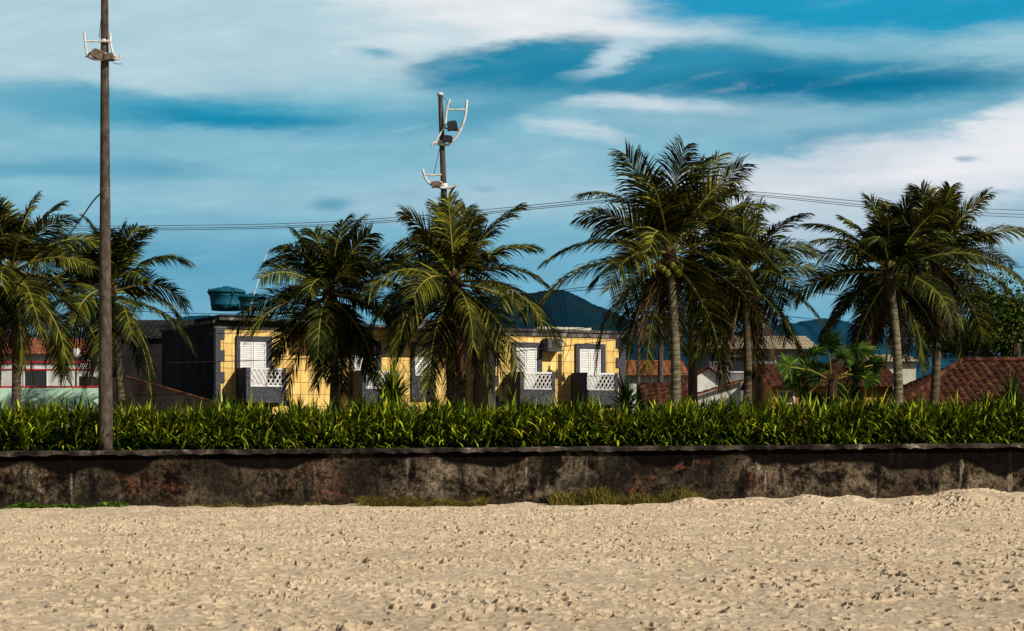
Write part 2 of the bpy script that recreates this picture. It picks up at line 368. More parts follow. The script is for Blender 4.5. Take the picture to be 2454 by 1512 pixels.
def palm(bx,cx,cy,Y,L,nf,seed,label,dia,mk='palm',ndry=9,nuts=0,elmin=-62,up=.64,clear=True,tk='trunk'):
    rr=random.Random(seed)
    base=Vector((PX(bx,Y),Y,1.15)); top=P(cx,cy,Y)
    root=empty('coconut_palm',base,label,'palm tree','coconut palms along the promenade')
    n=46; pts=[];rad=[]
    for i in range(n+1):
        t=i/n; p=base.lerp(top,t); p.x+=math.sin(t*math.pi)*.10; pts.append(p)
        r=dia/2*(1.1-.3*t+.35*math.exp(-t*14)); rad.append(r*(1+.045*(i%2)))
    b=MB(); b.tube(pts,rad,12); wchild(b,'trunk',M[tk],root,True)
    b=MB(); b.lathe([(dia*.42,-.75),(dia*.62,-.45),(dia*.8,-.15),(dia*.7,.1),(dia*.35,.35),(0,.5)],top,12)
    for k in range(26):
        a=rr.uniform(0,6.28); b.blade(top+Vector((math.cos(a)*dia*.3,math.sin(a)*dia*.3,rr.uniform(-.5,.1))),(math.cos(a)*.6,math.sin(a)*.6,rr.uniform(-.4,1)),rr.uniform(.3,.6),.06,.2)
    wchild(b,'fibre_sheath',M['fibre'],root)
    b=MB(); br=MB()
    for k in range(nf):
        t=(k+.5)/nf; az=k*2.399963+rr.uniform(-.35,.35); e0=R(84-(84-elmin)*t**.95+rr.uniform(-9,9))
        if clear and t>.6 and math.sin(az)<-.35: az=-az
        l=L*(up+(1.04-up)*math.sin(min(1,t*1.7)*math.pi/2))*rr.uniform(.82,1.08)
        bend=R(rr.uniform(50,95)) if t>.22 else R(rr.uniform(28,60))
        p0=top+Vector((math.cos(az)*.06,math.sin(az)*.06,.25-.45*t))
        frond(b,br,p0,az,e0,l,rr,bend,L*rr.uniform(.26,.33))
    cr=wchild(b,'crown',M[mk],root)
    br.v=[(a-base.x,c-base.y,d-base.z) for a,c,d in br.v]; br.build('leaf_rib',M['rachis'],cr)
    b=MB()
    for k in range(ndry):
        az=rr.uniform(0,6.28)
        if clear and math.sin(az)<-.2: az=-az
        frond(b,b,top+Vector((0,0,-.25)),az,R(rr.uniform(-80,-45)),L*rr.uniform(.55,.9),rr,R(55),L*.2,.035,34,(.3,.6))
    wchild(b,'dry_fronds',M['dry'],root)
    for k in range(nuts):
        a=-2.6+k*.42; b=MB(); c=top+Vector((math.cos(a)*.3,math.sin(a)*.3,-.36-.1*(k%3)))
        b.lathe([(0,-.11),(.05,-.095),(.08,-.04),(.09,.02),(.07,.075),(.03,.105),(0,.11)],c,10); wchild(b,'coconut',M['coconut'],root,True)
palm(35,26,655,52,3.1,32,21,'coconut palm at the far left edge, cut by the frame',.26,'palm2',10,0,-60,.66,False,'trunkdark')
palm(292,264,704,55,2.95,30,22,'coconut palm half hidden behind the tall lamp pole',.24,'palm',9,0,-58,.62,False,'trunkdark')
palm(797,790,704,52,2.8,34,23,'coconut palm in front of the yellow house, just right of its first balcony',.27,'palm',13,0,-66,.64,False,'trunkdark')
palm(1102,1088,676,50,2.95,34,24,'coconut palm with the floodlight pole rising out of its crown',.27,'palm2',15,0,-66,.64,False,'trunkdark')
palm(1616,1603,606,50,3.35,37,25,'tallest coconut palm, with green coconuts under its crown',.26,'palm2',9,7,-50,.78)
palm(1786,1782,660,55,3.05,32,26,'coconut palm directly behind and right of the tallest palm',.24,'palm',9,0,-52,.64,True,'trunkdark')
palm(2151,2132,655,50,2.6,31,27,'coconut palm right of the fan palm, front one of the right pair',.25,'palm',9,0,-50,.64)
palm(2230,2244,624,55,3.1,34,28,'rightmost coconut palm, taller rear one of the right pair',.26,'palm2',9,0,-52,.60,True,'trunkdark')

# ------------------------------------------------ small plants
def rosette(px,py,Y,L,n,w,label,cat,name,seed,mk='fan',elr=(10,85)):
    rr=random.Random(seed); base=Vector((PX(px,Y),Y,topz(PX(px,Y))-.04)); root=empty(name,base,label,cat)
    z=PZ(py,Y); b=MB(); b.tube([base,(base.x,base.y,z)],[.12,.07],8); wchild(b,'stem',M['bark'],root)
    b=MB()
    for k in range(n):
        a=k*2.399; el=R(rr.uniform(*elr)); b.blade((base.x,base.y,z+rr.uniform(-.2,.1)),(math.cos(a)*math.cos(el),math.sin(a)*math.cos(el),math.sin(el)),L*rr.uniform(.75,1.1),w,rr.uniform(.25,.5),4)
    wchild(b,'foliage',M[mk],root)
rosette(940,975,46,1.3,340,.045,'low spiky strap leaved bush above the hedge in front of the yellow house','bush','spiky_bush',31,'hedge')
rosette(870,1000,45.5,.8,110,.04,'smaller strap leaved bush on the left of the big spiky bush','bush','spiky_bush',36)
rosette(1500,985,47,1.05,220,.045,'dark spiky bush by the right corner of the yellow house','bush','spiky_bush',32,'fan')
rosette(2425,990,46,1.2,200,.05,'dark spiky bush at the right edge before the large red roof','bush','spiky_bush',33,'fan')
rosette(1045,985,45,.5,60,.03,'small dry brown tuft on top of the hedge beside the spiky bush','bush','dry_bush',34,'dry',(40,88))
rosette(715,1010,43.5,.75,60,.035,'slender upright leaves poking above the hedge near the third palm','bush','spiky_bush',35,'hedge',(50,88))
rosette(1870,1015,43.5,.8,60,.035,'slender upright leaves poking above the hedge left of the fan palm','bush','spiky_bush',37,'hedge',(50,88))
# fan palm
rr=random.Random(5); Y=47; base=Vector((PX(1995,Y),Y,1.2)); root=empty('fan_palm',base,'young fan palm with round pleated leaves between the right hand palms','palm tree')
b=MB(); b.tube([base,P(1995,910,Y)],[.16,.1],8); wchild(b,'trunk',M['fibre'],root)
b=MB(); st=MB(); c0=P(1993,912,Y)
def fan(c,nrm,updir,r,n=28):
    nrm=Vector(nrm).normalized(); u=Vector(updir); u=(u-nrm*u.dot(nrm)).normalized(); s=nrm.cross(u)
    for i in range(n):
        a=-2.1+4.2*i/(n-1); d=u*math.cos(a)+s*math.sin(a); wd=(-u*math.sin(a)+s*math.cos(a))+nrm*(.4 if i%2 else -.4)
        b.blade(c,d,r*(1-.15*abs(a)/2.1)*rr.uniform(.82,1.12),.09,.13,4,wd)
for (fx_,fy_,r) in ((2022,858,.6),(1950,850,.55),(1985,826,.5),(2060,838,.5),(1912,905,.52),(1935,945,.52),(2075,905,.52),(2040,950,.52),(1893,880,.45),(1965,895,.52),(2092,875,.46),(2000,940,.52),(2045,898,.52),(1940,890,.52),(1970,960,.47)):
    c=P(fx_,fy_,Y+rr.uniform(-.5,.5)); st.tube([c0,(c0+c)/2+Vector((0,0,.1)),c],.014,5)
    dd=(c-c0).normalized()*.8+Vector((rr.uniform(-.3,.3),0,.1)); nr=(.8,-1,.4) if fx_==2022 else (rr.uniform(-1.4,.3),-.7,rr.uniform(-.2,.9)); fan(c,nr,dd,r)
wchild(b,'crown',M['fan'],root); wchild(st,'leaf_stalk',M['rachis'],root)
def leafy(px,py,Y,w,h,base,n,label,seed,mk='broad',ls=.12):
    rr=random.Random(seed); c=P(px,py,Y); root=empty('leafy_tree',(c.x,Y,base),label,'tree','leafy trees behind the right palms')
    b=MB(); b.tube([(c.x,Y,base),(c.x+.2,Y,c.z-h*.3),(c.x,Y,c.z+h*.3)],[.25,.16,.05],8)
    cl=[]
    for k in range(int(n/90)):
        a=rr.uniform(0,6.28); q=rr.uniform(.3,1); e=rr.uniform(-.9,1.2); p=Vector((c.x+math.cos(a)*w*q,Y+math.sin(a)*w*q*.7,c.z+math.sin(e)*h*q)); cl.append(p)
        b.tube([(c.x+.1,Y,c.z-h*.3),(Vector((c.x,Y,c.z))+p)/2,p],[.07,.045,.02],5)
    wchild(b,'trunk',M['bark'],root); b=MB()
    for p in cl:
        s=rr.uniform(.25,.5)
        for k in range(90):
            q=p+Vector((rr.gauss(0,s),rr.gauss(0,s),rr.gauss(0,s*.6))); d=Vector((rr.uniform(-1,1),rr.uniform(-1,1),rr.uniform(-.8,.4)))
            b.blade(q,d,ls*rr.uniform(.8,1.4),ls*.6,.1,2,Vector((rr.uniform(-1,1),rr.uniform(-1,1),rr.uniform(-1,1))))
    wchild(b,'crown',M[mk],root)
leafy(2425,750,66,1.5,1.4,0,6300,'bright leafy tree at the right edge above the large red roof',41,'broad')
leafy(2400,815,70,2.2,.9,0,7200,'dark leafy tree low behind the large red roof at right',43,'fan',.14)
leafy(2300,815,72,2.0,.8,0,5400,'dark leafy tree behind the rightmost palm',42,'palm')

# ------------------------------------------------ poles
def arc(pts,k=6):
    out=[]
    pts=[Vector(p) for p in pts]; n=len(pts)
    for i in range(n-1):
        p0=pts[max(i-1,0)];p1=pts[i];p2=pts[i+1];p3=pts[min(i+2,n-1)]
        for j in range(k):
            t=j/k; out.append(.5*((2*p1)+(p2-p0)*t+(2*p0-5*p1+4*p2-p3)*t*t+(3*p1-p0-3*p2+p3)*t**3))
    out.append(pts[-1]); return out
def one(root,name,m,pts,r,n=6,smooth=True):
    b=MB(); b.tube(pts,r,n); return wchild(b,name,M[m],root,smooth)
Y=40.85; root=empty('lamp_pole',(PX(253,Y),Y,1.15),'tall tapered concrete pole at left rising out of the top of the frame','lamp pole','floodlight poles')
b=MB(); pts=[];rad=[]
for i in range(31):
    t=i/30; py=1085-1185*t; pts.append(P(253-2.5*t,py,Y)); rad.append((18.5-10.5*t**.8)/F*Y)
pts[0].z=1.12; b.tube(pts,rad,20); wchild(b,'pole',M['pole'],root,True)
one(root,'clamp_band','whitemetal',[P(251,145,Y),P(251,128,Y)],.105,16); one(root,'clamp_band','rust',[P(251.5,457,Y),P(251.5,452,Y)],.112,16); one(root,'clamp_band','whitemetal',[P(251,102,Y),P(251,95,Y)],.09,16)
def bracket(root,Y,items,name='bracket_arm'):
    for (pl,r,mk) in items: one(root,name,mk,arc([P(x,y,Y+dy) for x,y,dy in pl]),r,8)
f=-.13
bracket(root,Y,[([(202,77,f),(205,110,f),(212,136,f),(235,143,f),(262,140,f),(283,141,f),(288,132,f)],.026,'whitemetal'),
 ([(264,80,f),(266,108,f),(272,130,f),(283,140,f)],.024,'whitemetal'),([(204,98,f),(235,99,f),(267,99,f)],.02,'whitemetal'),([(206,137,f),(222,124,f),(245,122,f)],.024,'rust')])
def flood(root,px,py,Y,w,h,tilt,mk='rust'):
    c=P(px,py,Y-.15); b=MB(); rot=Matrix.Rotation(tilt,3,'Y')
    ax=rot@Vector((w/2,0,0)); az=rot@Vector((0,0,h/2)); 
    b.obox(c,ax,Vector((0,.12,0)),az); b.obox(c+az*1.25,ax*.8,Vector((0,.09,0)),az*.3); b.obox(c-az*1.15,ax*1.06,Vector((0,.13,0)),az*.14)
    return wchild(b,'floodlight',M[mk],root)
flood(root,236,131,Y,.26,.13,.35); flood(root,262,137,Y,.2,.1,-.1)
one(root,'loose_cable','cable',[P(250,-20,Y),P(240,65,Y-.1),P(238,90,Y-.15)],.008,5); one(root,'loose_cable','cable',arc([P(262,140,Y-.1),P(275,152,Y-.1),P(293,153,Y-.1)]),.007,5)
b=MB(); b.tube(arc([P(240,465,Y),P(225,480,Y+3),P(200,515,Y+9),P(168,560,Y+17)]),.02,5); tag(b.build('guy_cable',M['cable']),'dark twisted cable running down left from the tall pole','cable')
Y=51.5; root=empty('lamp_pole',(PX(1084,Y),Y,1.15),'slimmer floodlight pole rising out of the crown of the fourth palm','lamp pole','floodlight poles')
b=MB(); pts=[];rad=[]
for i in range(31):
    t=i/30; py=1060-837*t; pts.append(P(1086-31*t,py,Y)); rad.append((12.5-7.2*t)/F*Y)
b.tube(pts,rad,16); wchild(b,'pole',M['pole'],root,True)
one(root,'clamp_band','whitemetal',[P(1059.5,349,Y),P(1059.3,337,Y)],.10,14); one(root,'clamp_band','whitemetal',[P(1063.5,452,Y),P(1063,440,Y)],.11,14); one(root,'clamp_band','whitemetal',[P(1055,229,Y),P(1055,223,Y)],.085,14)
f=-.12
bracket(root,Y,[([(1119,240,f),(1114,282,f),(1100,318,f),(1078,345,f),(1058,346,f),(1040,342,f),(1033,350,f)],.034,'whitemetal'),
 ([(1078,238,f),(1071,262,f),(1066,300,f),(1052,325,f),(1038,347,f)],.028,'whitemetal'),([(1068,263,f),(1092,263,f),(1119,262,f)],.026,'whitemetal'),
 ([(1065,306,f),(1085,312,f),(1103,312,f)],.02,'rust'),
 ([(1013,405,f),(1020,428,f),(1035,443,f),(1060,450,f),(1085,448,f),(1094,441,f)],.032,'whitemetal'),([(1018,419,f),(1036,420,f),(1058,418,f)],.026,'whitemetal'),
 ([(1033,437,f),(1045,434,f),(1060,437,f)],.024,'whitemetal')])
flood(root,1084,302,Y,.28,.17,-.15,'dark'); flood(root,1073,333,Y,.26,.12,.1,'dark'); flood(root,1045,442,Y,.24,.11,-.1)
one(root,'stay_wire','cable',[P(1057,225,Y),P(1080,255,Y-.1)],.009,5); one(root,'stay_wire','cable',[P(1054,355,Y),P(1040,416,Y-.1)],.009,5)
def upole(px,top,Y,r,label,mk,arms=(),base=-.1):
    root=empty('utility_pole',(PX(px,Y),Y,base),label,'utility pole','utility poles along the street')
    b=MB(); b.tube([(PX(px,Y),Y,base),P(px,top,Y)],[r,r*.65],12); wchild(b,'pole',M[mk],root,True)
    for (py,w) in arms:
        b=MB(); c=P(px,py,Y-.15); b.obox(c,Vector((w,0,0)),Vector((0,.05,0)),Vector((0,0,.06))); 
        wchild(b,'crossarm',M['wood'],root)
        for s in (-.85,0,.85):
            b=MB(); b.lathe([(.03,0),(.05,.05),(.03,.1),(.045,.14),(0,.17)],c+Vector((w*s,0,.06)),8); wchild(b,'insulator',M['greywall'],root)
    return root
upole(1660,462,59,.17,'brown wooden utility pole behind the tallest palm trunk','wood',((478,1.0),(660,.7)))
upole(1738,752,74,.12,'thin dark utility pole before the grey concrete house','wood',((775,.5),))
upole(1530,770,66,.09,'thin grey pole beside the right corner of the yellow house','pole',((800,.4),))
upole(1583,655,66,.12,'grey concrete pole left of the tallest palm trunk','pole',((700,.5),))
def wire(pts,label,r=.011,mk='wire'):
    b=MB(); b.tube(arc([P(*p) for p in pts],10),r,4,False); tag(b.build('overhead_wire',M[mk]),label,'wire','overhead wires')
for k,(dy,lab) in enumerate(((0,'upper'),(6,'middle'),(10,'lower'))):
    wire([(-300,545+dy*.6,75),(330,541+dy,70),(700,535+dy,66),(1000,517+dy,64),(1320,487+dy,61),(1655,452+dy,59)],'%s of three near parallel wires crossing the sky left of the tallest palm'%lab)
    wire([(1655,450+dy,59),(1850,463+dy,61),(2080,484+dy*1.3,63),(2300,498+dy*1.6,66),(2700,512+dy*1.8,70)],'%s of three near parallel wires crossing the sky right of the tallest palm'%lab)
for k,(pl,lab) in enumerate((
 ([(300,745,75),(600,752,68),(1000,730,66),(1300,700,64),(1660,655,59)],'single wire passing over the yellow house roof'),
 ([(700,705,70),(1100,712,66),(1400,695,63),(1660,668,59)],'wire crossing the sky before the dark hill top'),
 ([(1655,662,59),(1900,650,62),(2200,655,64),(2600,628,68)],'wire crossing the sky at right behind the palm crowns, topmost of the low set'),
 ([(1655,675,59),(1950,700,62),(2250,742,64),(2600,760,68)],'sagging wire falling to the right behind the palm crowns'),
 ([(1660,700,59),(1850,752,62),(2100,775,66),(2500,790,70)],'lower sagging wire before the distant ridge at right'),
 ([(1250,728,70),(1450,748,68),(1600,752,66),(1900,775,70)],'wire running low across the dark hill to the right'),
 ([(1230,700,70),(1430,745,68),(1530,778,66)],'wire slanting down across the dark hill'),
 ([(500,800,61),(900,790,61),(1300,795,61.5),(1583,760,66)],'thin dark wire crossing the yellow facade near its top'),
 ([(400,870,60),(800,858,60),(1200,845,60.5),(1583,800,66)],'thin dark wire crossing the yellow facade at mid height'),
 ([(1600,830,60),(1800,862,60),(2050,845,62),(2300,800,64)],'wire low across the right hand roofs'))):
    wire(pl,lab,.012,'cable')

# ------------------------------------------------ yellow house
RZ=R(26); cs,sn=math.cos(RZ),math.sin(RZ); HX,HY=-9.97,63.0
def S(px,d=0):
    k=(px-1227)/F; return (k*(HY+cs*d)-HX+sn*d)/(cs-sn*k)
house=empty('yellow_house',(HX,HY,-.1),'long two storey house clad in yellow tiles with grey balconies and white shutters','house',None,RZ)
W=S(1497); ZT=5.16; z0=.1; zo=z0; REC=1.3
s1,s2=S(692),S(1172)
b=MB(); b.box(0,s1,0,6.5,-.2+z0,ZT+z0); b.box(s1+.002,s2-.002,REC,6.5,-.2+z0,ZT+z0-.002); b.box(s2,W,0,6.5,-.2+z0,ZT+z0); b.build('wall',M['yellow'],house)
b=MB(); b.box(-.03,-.003,-.003,6.5,-.2+zo,ZT+zo+.12); b.build('side_wall',M['blackwall'],house)
b=MB(); b.box(W+.003,W+.03,-.003,6.5,-.2+zo,ZT+zo+.1); b.build('side_wall',M['granite'],house)
b=MB(); b.box(-.1,W+.1,-.12,6.6,ZT+zo+.02,ZT+zo+.11); b.box(-.05,s1+.05,-.06,-.004,ZT+zo-.15,ZT+zo+.015); b.box(s2-.05,W+.05,-.06,-.004,ZT+zo-.15,ZT+zo+.015); rf=b.build('roof',M['parapet'],house)
b=MB(); b.box(.05,S(700),-.35,.3,ZT+zo+.115,ZT+zo+.2); b.build('canopy_slab',M['parapet'],rf)
b=MB(); b.box(S(1290),S(1420),.1,.35,ZT+zo+.115,ZT+zo+.21); b.build('parapet',M['cream'],rf)
b=MB(); b.box(.3,S(660),.4,3.4,ZT+zo+.115,ZT+zo+.34); b.build('tank_plinth',M['blackwall'],rf)
b=MB(); b.box(S(1000),S(1062),1.5,3,ZT+zo+.115,ZT+zo+.75); b.build('roof_box',M['greywall'],rf)
b=MB(); b.box(0,s1,-.05,-.003,2.55,2.72); b.build('string_course',M['granite'],house)
b=MB(); b.box(s2,W,-.05,-.003,2.55,2.72); b.build('string_course',M['granite'],house)
for (pa,pb,nm) in ((516,528,0),(1173,1186,0),(1484,1496,1)):
    b=MB(); sa,sb=S(pa),S(pb); z=0; i=0
    while z<ZT+zo-.2:
        e=.14 if i%2 else 0
        b.box(sa-(e if nm else 0),sb+(0 if nm else e),-.045,-.003,z,min(z+.365,ZT+zo-.16)); z+=.365; i+=1
    b.build('quoin',M['granite'],house)
b=MB(); b.box(s2-.03,s2-.003,-.045,REC-.003,0,ZT+zo-.01); b.build('side_wall',M['granite'],house)
def shutter(b,x0,x1,za,zb,y):
    mid=(x0+x1)/2
    for (a,c) in ((x0,mid-.01),(mid+.01,x1)):
        b.box(a,a+.06,y-.04,y,za,zb); b.box(c-.06,c,y-.04,y,za,zb); b.box(a+.06,c-.06,y-.04,y,zb-.07,zb); b.box(a+.06,c-.06,y-.04,y,za,za+.07); b.box(a+.06,c-.06,y-.04,y,(za+zb)/2-.03,(za+zb)/2+.03)
        z=za+.09
        while z<zb-.1:
            b.poly([(a+.06,y-.036,z),(c-.06,y-.036,z),(c-.06,y-.006,z+.062),(a+.06,y-.006,z+.062)]); z+=.065
        b.poly([(a+.06,y-.002,za+.07),(c-.06,y-.002,za+.07),(c-.06,y-.002,zb-.07),(a+.06,y-.002,zb-.07)])
ztop=4.70
doors=[(565,650,574,638,0),(838,912,847,900,REC),(985,1042,993,1034,REC),(1226,1297,1235,1286,0),(1378,1449,1387,1439,0)]
for i,(a,d_,b0,c0,yd) in enumerate(doors):
    A,B,C,D=S(a,yd),S(b0,yd),S(c0,yd),S(d_,yd); zb=2.75
    b=MB(); b.box(A,B,yd-.09,yd-.004,zb,ztop+.17); b.box(C,D,yd-.09,yd-.004,zb,ztop+.17); b.box(B,C,yd-.09,yd-.004,ztop,ztop+.17)
    w=b.build('window',M['granite'],house)
    b=MB(); shutter(b,B+.004,C-.004,zb+(0 if i!=2 else .9),ztop-.004,yd-.012); b.build('shutter',M['white'],w)
    if i==2: b=MB(); b.box(B,C,yd-.08,yd-.005,zb,zb+.88); b.build('sill',M['granite'],w)
for i,(p0,p1,yd) in enumerate(((590,686,0),(868,955,REC),(1247,1331,0),(1398,1481,0))):
    D=1.05-yd; a,c=S(p0,-D),S(p1,-D); zb,zm,zt=2.60,3.14,3.76
    wy=yd-.095
    b=MB(); b.box(a,c,-D,wy,zb,zb+.12)
    b.box(a,c,-D,-D+.1,zb+.122,zm)
    b.box(a,a+.1,-D+.102,wy,zb+.122,zt+.02); b.box(c-.1,c,-D+.102,wy,zb+.122,zt+.02)
    b.box(a,a+.15,-D,-D+.1,zm+.002,zt+.02); b.box(c-.13,c,-D,-D+.1,zm+.002,zt+.02)
    bal=b.build('balcony',M['granite'],house)
    b=MB(); x0,x1=a+.155,c-.135; y=-D+.05
    b.box(x0,x1,y-.04,y+.04,zm+.003,zm+.06); b.box(x0,x1,y-.045,y+.045,zt-.05,zt+.01)
    nl=max(5,round((x1-x0)/.17)); st_=(x1-x0)/nl; za,zc=zm+.06,zt-.05; zmid=(za+zc)/2
    for k in range(nl):
        for (q0,q1) in ((za,zmid),(zmid,zc)):
            xm=x0+(k+.5)*st_
            for s in (-1,1): b.tube([(xm-s*st_/2,y,q0),(xm,y,(q0+q1)/2),(xm+s*st_/2,y,q1)],.024,4)
    b.build('railing',M['white'],bal)
    b=MB(); b.box(a+.2,c-.2,-D+.2,wy-.1,zb-.13,zb-.003); b.build('bracket',M['blackwall'],bal)
b=MB(); a,c=S(1314,-.5),S(1348,-.5); b.box(a,c,-.5,-.05,4.62,5.02); b.box(a-.03,c+.03,-.53,-.0,4.55,4.6)
ac=b.build('air_conditioner',M['acgrey'],house); b=MB(); b.lathe([(.14,0),(.14,.012),(0,.012)],(0,0,0),16); b.v=[(x+(a+c)/2,-.502-z,y+4.82) for x,y,z in b.v]; b.build('fan_grille',M['dark'],ac)
b=MB(); b.box(S(655),S(672),-.2,-.004,4.3,4.42); b.build('wall_lamp',M['white'],house)
def tank(px,pb,pt,w,Y,mk,label):
    c=P(px,pb,Y); h=PZ(pt,Y)-c.z; r=w/2/F*Y; root=empty('water_tank',c,label,'water tank','water tanks on the yellow house roof')
    b=MB(); b.lathe([(0,0),(r*.8,0),(r*.83,h*.2),(r*.86,h*.22),(r*.86,h*.26),(r*.84,h*.28),(r*.9,h*.6),(r*.93,h*.62),(r*.93,h*.66),(r*.91,h*.68),(r*.96,h*.74)],(0,0,0),28); b.build('tank_body',M[mk],root,True)
    b=MB(); b.lathe([(r*.96,h*.74),(r*1.03,h*.745),(r*1.03,h*.80),(r*.85,h*.9),(r*.4,h*.98),(r*.2,h),(r*.2,h*1.03),(0,h*1.03)],(0,0,0),28); b.build('lid',M[mk],root,True)
    for k in range(4):
        b=MB(); an=k*1.57+.5; b.obox((math.cos(an)*r*.98,math.sin(an)*r*.98,h*.78),Vector((.03,0,0)),Vector((0,.03,0)),Vector((0,0,.1))); b.build('lid_clip',M[mk],root)
tank(543,744,688,90,65.0,'tank','larger teal water tank at the left corner of the house roof')
tank(604,744,704,66,64.0,'tank','smaller teal water tank beside the large teal tank')
tank(968,748,700,78,69,'tankblue','bright blue water tank in the middle of the house roof')
b=MB(); b.tube([P(598,742,63.6),P(643,592,63.6)],[.022,.014],6); tag(b.build('antenna_mast',M['whitemetal']),'thin leaning white mast beside the teal roof tanks','mast')
b=MB(); b.tube(arc([P(1268,765,68),P(1275,738,68),P(1284,742,68),P(1286,765,68)]),.02,6); tag(b.build('roof_antenna',M['cable']),'small bent pipe on the roof edge above the third balcony','antenna')

# ------------------------------------------------ other houses
def roofplane(b,e0,e1,r0,r1,pitch=.24,rows=14,amp=.035):
    e0,e1,r0,r1=[Vector(p) for p in (e0,e1,r0,r1)]; ex=(e1-e0); L=ex.length; ex.normalize()
    s0=(r0-e0).dot(ex); s1=(r1-e0).dot(ex); up=(r0-e0)-ex*s0; nrm=ex.cross(up).normalized()
    if nrm.z<0: nrm=-nrm
    sub=4; n=int(L/pitch*sub)+1; cols=[]
    for i in range(n+1):
        s=L*i/n; t=1.0
        if s<s0 and s0>0: t=s/s0
        if s>s1 and s1<L: t=min(t,(L-s)/(L-s1))
        o=amp*abs(math.sin(math.pi*s/pitch)); col_=[]
        for j in range(rows*2+1):
            u=t*(j//2+(j%2)*.93)/rows
            col_.append(e0+ex*s+up*u+nrm*(o+(.03 if j%2==0 else 0)))
        cols.append(col_)
    base=len(b.v); k=rows*2+1
    for c in cols: b.v+=[tuple(p) for p in c]
    for i in range(n):
        for j in range(k-1): a=base+i*k+j; b.f.append((a,a+k,a+k+1,a+1))
root=empty('red_roof_house',(15,62,-.1),'low house with the large dark red hipped tile roof at the right edge','house')
e0=Vector((12.1,58.6,2.35)); e1=Vector((26,58.6,2.35)); r0=Vector((15.0,62.6,3.85)); r1=Vector((23,62.6,3.85)); f0=Vector((12.1,66.6,2.35)); f1=Vector((26,66.6,2.35))
b=MB(); roofplane(b,e0,e1,r0,r1,.26,15,.06); roofplane(b,f0,e0,r0,r0,.26,15,.06); roofplane(b,f1,f0,r1,r0,.26,8,.06); roofplane(b,e1,f1,r1,r1,.26,8,.06)
rf=wchild(b,'roof',M['terra'],root,False)
b=MB(); b.tube([e0+Vector((0,0,.06)),r0+Vector((0,0,.08)),r1+Vector((0,0,.08))],.1,8); wchild(b,'ridge_tiles',M['terra'],root)
b=MB(); b.box(12.7,25.4,59.2,66,-.1,2.4); wchild(b,'wall',M['orangewall'],root)
b=MB(); b.box(14,15,59.15,59.197,1,2.1); wchild(b,'window',M['glass'],root)
def gable(name,label,xa,xb,Ya,Yb,ze,zr,wm,rm,ridge='x',wins=(),ov=.3,rows=8,pitch=.24,mk_amp=.035):
    root=empty(name,((xa+xb)/2,Ya,-.1),label,'house')
    b=MB(); b.box(xa,xb,Ya,Yb,-.1,ze)
    if ridge=='x':
        ym=(Ya+Yb)/2
        b.poly([(xa,Ya,ze),(xa,Yb,ze),(xa,ym,zr-.05)]); b.poly([(xb,Ya,ze),(xb,ym,zr-.05),(xb,Yb,ze)])
    elif ridge=='y':
        xm=(xa+xb)/2; b.poly([(xa,Ya,ze),(xb,Ya,ze),(xm,Ya,zr-.05)])
    elif ridge=='shedx': b.poly([(xa,Ya,ze),(xb,Ya,ze),(xb,Ya,zr-.05)]); b.poly([(xb,Ya,ze),(xb,Yb,ze),(xb,Yb,zr-.05),(xb,Ya,zr-.05)])
    wchild(b,'wall',M[wm],root); b=MB()
    z=ze+.02
    if ridge=='x':
        k=(zr-ze)/((Yb-Ya)/2)*ov
        roofplane(b,(xa-ov,Ya-ov,z-k),(xb+ov,Ya-ov,z-k),(xa-ov,ym,zr),(xb+ov,ym,zr),pitch,rows,mk_amp); roofplane(b,(xb+ov,Yb+ov,z-k),(xa-ov,Yb+ov,z-k),(xb+ov,ym,zr),(xa-ov,ym,zr),pitch,rows,mk_amp)
    elif ridge=='y':
        k=(zr-ze)/((xb-xa)/2)*ov
        roofplane(b,(xa-ov,Yb,z-k),(xa-ov,Ya-ov,z-k),(xm,Yb,zr),(xm,Ya-ov,zr),pitch,rows,mk_amp); roofplane(b,(xb+ov,Ya-ov,z-k),(xb+ov,Yb,z-k),(xm,Ya-ov,zr),(xm,Yb,zr),pitch,rows,mk_amp)
    else:
        roofplane(b,(xa-ov,Yb,z-.1),(xa-ov,Ya-ov,z-.1),(xb+ov,Yb,zr+.05),(xb+ov,Ya-ov,zr+.05),pitch,rows,mk_amp)
    wchild(b,'roof',M[rm],root)
    for (wx0,wx1,wz0,wz1,m_) in wins:
        b=MB(); t=.05
        b.box(wx0-t,wx0,Ya-.04,Ya-.003,wz0-t,wz1+t); b.box(wx1,wx1+t,Ya-.04,Ya-.003,wz0-t,wz1+t); b.box(wx0,wx1,Ya-.04,Ya-.003,wz1,wz1+t); b.box(wx0,wx1,Ya-.04,Ya-.003,wz0-t,wz0)
        w=wchild(b,'window',M['white'],root); b=MB(); b.box(wx0,wx1,Ya-.02,Ya-.003,wz0,wz1); l=root.location; b.v=[(p-l.x,q-l.y,r-l.z) for p,q,r in b.v]; b.build('pane',M[m_],w)
    return root
gable('small_house','white walled house under a red tile roof rising to the right, behind the tallest palm',PX(1628,66),PX(1775,66),66,71,PZ(962,66),PZ(912,66),'whitewall','terra2','shedx',(),.35,10)
gable('small_house','small white gabled house with orange roof beside the yellow house right corner',PX(1505,72),PX(1640,72),72,78,PZ(900,72),PZ(866,75),'whitewall','terra2','x',(),.3,8)
gable('small_house','white gable end with orange tiled edges left of the grey house',PX(1655,76),PX(1740,76),76,82,PZ(912,76),PZ(880,76),'whitewall','terra2','y',(),.25,8)
gable('small_house','low house with dark red roof between the tallest palm and the yellow house',PX(1565,63),PX(1640,63),63,68,PZ(985,63),PZ(920,65.5),'whitewall','terra','x',(),.3,9)
x1=82
